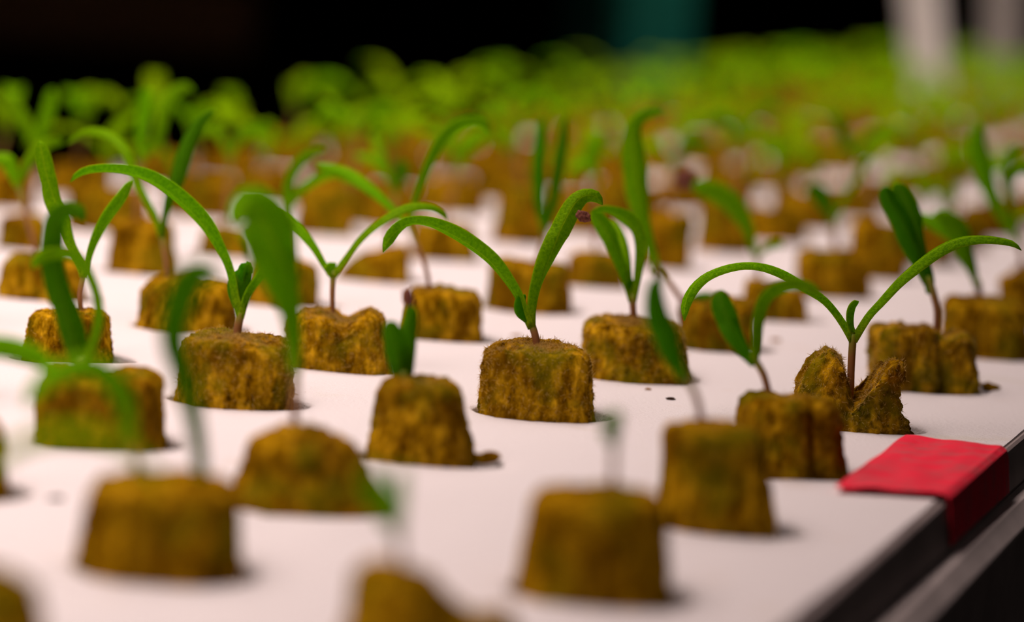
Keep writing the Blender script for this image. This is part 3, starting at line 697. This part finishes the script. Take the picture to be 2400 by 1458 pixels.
# ------------------------------------------------------------------ white foam raft with its holes
def wav(x, y): return 0.0007*noise.noise(Vector((x*14, y*14, 0.3))) + 0.00035*noise.noise(Vector((x*45, y*45, 5.1)))
NB = 12
def raft():
    verts = []; faces = []
    def add(p): verts.append(p); return len(verts)-1
    def cell_outline(c):
        out = []
        hs, hc = S/2, CW/2
        for i in range(NB*2): out.append((-hs+S*i/(NB*2), hc))       # +b side
        for i in range(NB): out.append((hs, hc-CW*i/NB))
        for i in range(NB*2): out.append((hs-S*i/(NB*2), -hc))
        for i in range(NB): out.append((-hs, -hc+CW*i/NB))
        return out
    for v in range(VMIN, VMAX+1):
        for u in range(-6, UEND+1):
            c0 = site(u, v); hc_ = holes[(u, v)] + Vector((math.cos(RZ), math.sin(RZ), 0))*0.0013
            ol = cell_outline(c0)
            off = hc_-c0; oa, ob = off.dot(EDIR), off.dot(ENRM)
            rnd = random.Random(u*91+v*17); rh = rnd.uniform(0.0148, 0.0156); ry_ = foot.get((u, v), 0.0120)/rh
            rings = []
            O = [c0 + EDIR*a + ENRM*(b + (0.0045 if v == VMIN and b > CW/2-1e-6 else 0)) for a, b in ol]
            rings.append([add(Vector((p.x, p.y, wav(p.x, p.y)))) for p in O])
            vx = Vector((math.cos(RZ), math.sin(RZ), 0)); vy = Vector((-math.sin(RZ), math.cos(RZ), 0))
            H = []
            for p in O:
                q = p-hc_; th = math.atan2(q.dot(vy), q.dot(vx)); n = 2.1
                k = (abs(math.cos(th))**n+abs(math.sin(th))**n)**(-1/n)
                r = rh*k*(1+0.025*noise.noise(Vector((math.cos(th)*2+u, math.sin(th)*2+v, 1))))
                H.append((math.cos(th), math.sin(th)*ry_, r))
            for t_ in (0.45, 0.8):
                rg = []
                for p, (cx, sy, r) in zip(O, H):
                    q = hc_ + (vx*cx+vy*sy)*(r+0.0012); m = p.lerp(q, t_)
                    rg.append(add(Vector((m.x, m.y, wav(m.x, m.y)))))
                rings.append(rg)
            for dr, dz in ((0.0012, 0.0), (0.0004, -0.0002), (0.0, -0.0008), (-0.0002, -0.012), (-0.0003, -0.026)):
                rg = []
                for cx, sy, r in H:
                    q = hc_ + (vx*cx+vy*sy)*(r+dr); rg.append(add(Vector((q.x, q.y, wav(q.x, q.y)+dz if dz > -0.02 else dz))))
                rings.append(rg)
            nn = len(ol)
            for a, b in zip(rings, rings[1:]):
                for j in range(nn): faces.append((a[j], a[(j+1) % nn], b[(j+1) % nn], b[j]))
    # solid half cells that square off both ends, and the outer side walls
    hs = S/2
    def along(u, v): return site(u, v).dot(EDIR)
    amin = min(along(-6, v) for v in range(VMIN, VMAX+1))-hs; amax = max(along(UEND, v) for v in range(VMIN, VMAX+1))+hs
    for v in range(VMIN, VMAX+1):
        b0 = site(0, v).dot(ENRM)
        for a0, a1 in ((amin, along(-6, v)-hs), (along(UEND, v)+hs, amax)):
            if a1-a0 < 1e-5: continue
            na_ = max(1, round((a1-a0)/S*NB*2)); g = []
            for i in range(na_+1):
                g.append([])
                for j in range(NB+1):
                    q = EDIR*(a0+(a1-a0)*i/na_)+ENRM*(b0-CW/2+(CW+(0.0045 if v == VMIN else 0))*j/NB); g[-1].append(add(Vector((q.x, q.y, wav(q.x, q.y)))))
            for i in range(na_):
                for j in range(NB): faces.append((g[i][j], g[i+1][j], g[i+1][j+1], g[i][j+1]))
    bmin = site(0, VMAX).dot(ENRM)-CW/2; bmax = site(0, VMIN).dot(ENRM)+CW/2+0.0045
    e = 0.00015; w0, w1, w2, w3 = amin-e, amax+e, bmin-e, bmax+e
    for (a0, b0), (a1, b1) in (((w0, w2), (w1, w2)), ((w1, w2), (w1, w3)), ((w1, w3), (w0, w3)), ((w0, w3), (w0, w2))):
        n_ = 240; top = []; bot = []
        for i in range(n_+1):
            q = EDIR*(a0+(a1-a0)*i/n_)+ENRM*(b0+(b1-b0)*i/n_)
            top.append(add(Vector((q.x, q.y, wav(q.x, q.y))))); bot.append(add(Vector((q.x, q.y, -0.026))))
        for i in range(n_): faces.append((top[i], top[i+1], bot[i+1], bot[i]))
    o = mesh_obj('foam_raft', verts, faces, M_FOAM)
    bm = bmesh.new(); bm.from_mesh(o.data); bmesh.ops.remove_doubles(bm, verts=bm.verts, dist=0.00008); bmesh.ops.recalc_face_normals(bm, faces=bm.faces); bm.to_mesh(o.data); bm.free()
    o.data.polygons.foreach_set('use_smooth', [True]*len(o.data.polygons)); o.data.set_sharp_from_angle(angle=math.radians(50))
    tag(o, 'long white foam raft board with rows of holes holding the plugs', 'raft')
    return amin, amax, bmin, bmax
AMIN, AMAX, BMIN, BMAX = raft()

# ------------------------------------------------------------------ grow bed around the raft
def prism(name, prof, a0, a1, mat, parent=None, n=2):
    """profile in (b, z) swept along the bed."""
    verts = []; faces = []; m = len(prof)
    for i in range(n):
        a = a0+(a1-a0)*i/(n-1)
        for b, z in prof: verts.append(bedpt(a, b, z))
    for i in range(n-1):
        for k in range(m): faces.append((i*m+k, i*m+(k+1) % m, (i+1)*m+(k+1) % m, (i+1)*m+k))
    faces.append(tuple(range(m))); faces.append(tuple((n-1)*m+k for k in range(m-1, -1, -1)))
    o = mesh_obj(name, verts, faces, mat, parent, smooth=False)
    bm = bmesh.new(); bm.from_mesh(o.data); bmesh.ops.recalc_face_normals(bm, faces=bm.faces); bm.to_mesh(o.data); bm.free()
    return o
bed = empty('grow_bed', bedpt(0.5, BMAX-0.3, -0.8)); tag(bed, 'black lined grow bed under the white raft, with a grey lip along its side', 'grow bed')
bed_inv = -Vector(bed.location)
def bedpart(o):
    o.data.transform(Matrix.Translation(bed_inv)); o.parent = bed; return o
E_ = 0.0006
bedpart(prism('liner', [(BMAX+E_, -0.0004), (BMAX+0.0012, -0.0003), (BMAX+0.0018, -0.0008), (BMAX+0.0022, -0.002), (BMAX+0.0030, -0.0095), (BMAX+0.0028, -0.0099), (BMAX+0.0028, -0.08), (BMAX+E_, -0.08)], AMIN-.02, AMAX+.02, M_LINER))
bedpart(prism('lip', [(BMAX+0.0031, -0.0100), (BMAX+0.0064, -0.0102), (BMAX+0.0092, -0.0136), (BMAX+0.0092, -0.0146), (BMAX+0.0084, -0.0154), (BMAX+0.0031, -0.0154)], AMIN-.02, AMAX+.02, M_LIP))
bedpart(prism('liner', [(BMIN-E_, 0.002), (BMIN-0.004, 0.002), (BMIN-0.004, -0.08), (BMIN-E_, -0.08)], AMIN-.02, AMAX+.02, M_LINER))
bedpart(prism('liner', [(BMIN-E_, 0.002), (BMAX+E_, 0.002), (BMAX+E_, -0.08), (BMIN-E_, -0.08)], AMAX+.001, AMAX+.008, M_LINER))
bedpart(prism('trough', [(BMIN-.004, -0.0802), (BMAX+.0040, -0.0802), (BMAX+.0040, -0.10), (BMIN-.004, -0.10)], AMIN-.02, AMAX+.02, M_LINER))
for aa in (AMIN+.1, AMAX-.1):
    for bb in (BMIN+.03, BMAX-.03):
        bedpart(prism('leg', [(bb-.02, -0.1002), (bb+.02, -0.1002), (bb+.02, -0.8), (bb-.02, -0.8)], aa-.02, aa+.02, M_LIP))
wt = prism('nutrient_water', [(BMIN+.001, -0.0262), (BMAX-.001, -0.0262), (BMAX-.001, -0.0798), (BMIN+.001, -0.0798)], AMIN, AMAX, M_WATER)
tag(wt, 'dark water in the bed beneath the raft, seen only down the holes', 'water', kind='stuff')

# ------------------------------------------------------------------ red tape folded over the raft's edge
def tape():
    q = [ground(1955, 1155), ground(2122, 1034), ground(2333, 1058), ground(2192, 1172)]
    a = [p.dot(EDIR) for p in q]; b = [p.dot(ENRM) for p in q]
    verts = []; faces = []; NU, NV = 24, 20
    prof = lambda k: None
    zz = 0.0012
    for i in range(NU+1):
        s_ = i/NU
        aI, bI = a[0]+(a[1]-a[0])*s_, b[0]+(b[1]-b[0])*s_
        aE = a[3]+(a[2]-a[3])*s_
        path = []
        for j in range(NV+1):
            t_ = j/NV; path.append((aI+(aE-aI)*t_, bI+(BMAX+0.0002-bI)*t_, zz + 0.0006*noise.noise(Vector((s_*4, t_*4, 2)))))
        path += [(aE, BMAX+0.0012, zz), (aE, BMAX+0.0023, 0.0004), (aE, BMAX+0.0028, -0.0014), (aE, BMAX+0.0031, -0.0050), (aE, BMAX+0.0035, -0.0086)]
        for A_, B_, z in path: verts.append(bedpt(A_, B_, z))
    m = NV+6
    for i in range(NU):
        for j in range(m-1): faces.append((i*m+j, i*m+j+1, (i+1)*m+j+1, (i+1)*m+j))
    o = mesh_obj('tape_label', verts, faces, M_TAPE, smooth=False)
    md = o.modifiers.new('thickness', 'SOLIDIFY'); md.thickness = 0.00025; md.offset = 1
    tag(o, 'red tape label with faded marks stuck over the edge of the white raft', 'tape')
tape()

# ------------------------------------------------------------------ crumbs on the board
def crumb(x, y, w, h, mat, label, name='crumb', key=None):
    p = ground(x, y); p.z = wav(p.x, p.y)
    d = depth_of(p); bm = bmesh.new(); bmesh.ops.create_icosphere(bm, subdivisions=3, radius=1)
    for v in bm.verts:
        f = 1+0.5*noise.noise(v.co*1.7+Vector((x, y, 0)))
        q = v.co*f; k = d/FPX/2
        v.co = Vector((q.x*w*k, q.y*w*k*0.8, q.z*h*k*0.8+h*k*0.45))
    me = bpy.data.meshes.new(name); bm.to_mesh(me); bm.free(); me.materials.append(mat)
    me.polygons.foreach_set('use_smooth', [True]*len(me.polygons))
    o = bpy.data.objects.new(name, me); COL.objects.link(o); o.location = p
    tag(o, label, 'crumb')
crumb(1572, 938, 22, 9, M_CRUMB, 'tiny black crumb lying on the board below the blocky fuzzy plug')
crumb(1519, 914, 14, 7, M_CRUMBL, 'tiny brown crumb close under the blocky fuzzy plug')
crumb(1818, 800, 22, 12, M_CRUMBL, 'small tan crumb on the board behind the broad dark leaf')
crumb(1210, 790, 24, 9, M_CRUMBL, 'tan speck on the board behind the husk bearing plug')
crumb(133, 1168, 40, 12, M_CRUMB, 'blurred dark speck on the board left of the big front plug')
crumb(1140, 1078, 66, 34, M_WOOL, 'brown scrap of plug wedged in the hole beside the tall narrow plug', 'rockwool_scrap')
crumb(2318, 916, 44, 26, M_WOOL, 'brown scrap of plug in the hole right of the grooved plug', 'rockwool_scrap')

# ------------------------------------------------------------------ the dark room behind
def box(name, c, sx, sy, sz, mat, rz=0, tilt=0):
    bm = bmesh.new(); bmesh.ops.create_cube(bm, size=1)
    for v in bm.verts: v.co = Vector((v.co.x*sx, v.co.y*sy, v.co.z*sz))
    bmesh.ops.bevel(bm, geom=list(bm.edges), offset=min(sx, sy, sz)*0.08, segments=2, affect='EDGES')
    me = bpy.data.meshes.new(name); bm.to_mesh(me); bm.free(); me.materials.append(mat)
    o = bpy.data.objects.new(name, me); COL.objects.link(o); o.location = c; o.rotation_euler = (0, tilt, rz); return o
fl = box('floor', Vector((0.8, 2.0, -0.85)), 9, 9, 0.1, M_FLOOR); tag(fl, kind='structure')
wb = box('wall_back', Vector((1.6, 5.2, 0.6)), 9, 0.1, 2.8, M_ROOM, RZ); tag(wb, kind='structure')
tp = unproj(1475, 60, 3.0); tp.z = 0.1
o = box('post', tp, 0.095, 0.095, 1.8, M_TEAL, RZ+0.62); tag(o, 'wide teal upright post standing behind the far end of the bed', 'post')
bp = unproj(130, 20, 3.3)
o = box('beam', bp, 0.42, 0.10, 0.07, M_BEAM, RZ, 0.0); tag(o, 'dim brown horizontal beam in the dark above the seedlings at upper left', 'beam')
def pipe(u, v, lean, r, mat, label):
    b = (site(u, v)+site(u+1, v)+site(u, v+1))/3; b = b - RGT*(0.008 if u > 22 else 0); bot = Vector((b.x, b.y, wav(b.x, b.y)+0.0004)); top = bot + Vector((lean[0], lean[1], 0.75))
    P = [bot.lerp(top, i/20) for i in range(21)]
    vv, f, uv_ = stem_geo(P, [r]*21, 24); o = mesh_obj('pipe', vv, f, mat); tag(o, label, 'pipe')
    print('pipe', 1200+FPX*(bot-CAM).dot(RGT)/depth_of(bot), 729-FPX*(bot-CAM).dot(UPV)/depth_of(bot), depth_of(bot))
for uv in ((20, 2), (21, 2), (19, 2)): print(uv, [round(x) for x in (1200+FPX*(site(*uv)-CAM).dot(RGT)/depth_of(site(*uv)), 729-FPX*(site(*uv)-CAM).dot(UPV)/depth_of(site(*uv)))])
pipe(20, 3, (-0.14, 0), 0.0140, M_PIPE, 'white upright pipe standing among the far seedlings at upper right')
pipe(25, 3, (-0.06, 0), 0.0150, M_GREYP, 'greyish upright pipe cut by the right border')
print('objects', len(bpy.data.objects))
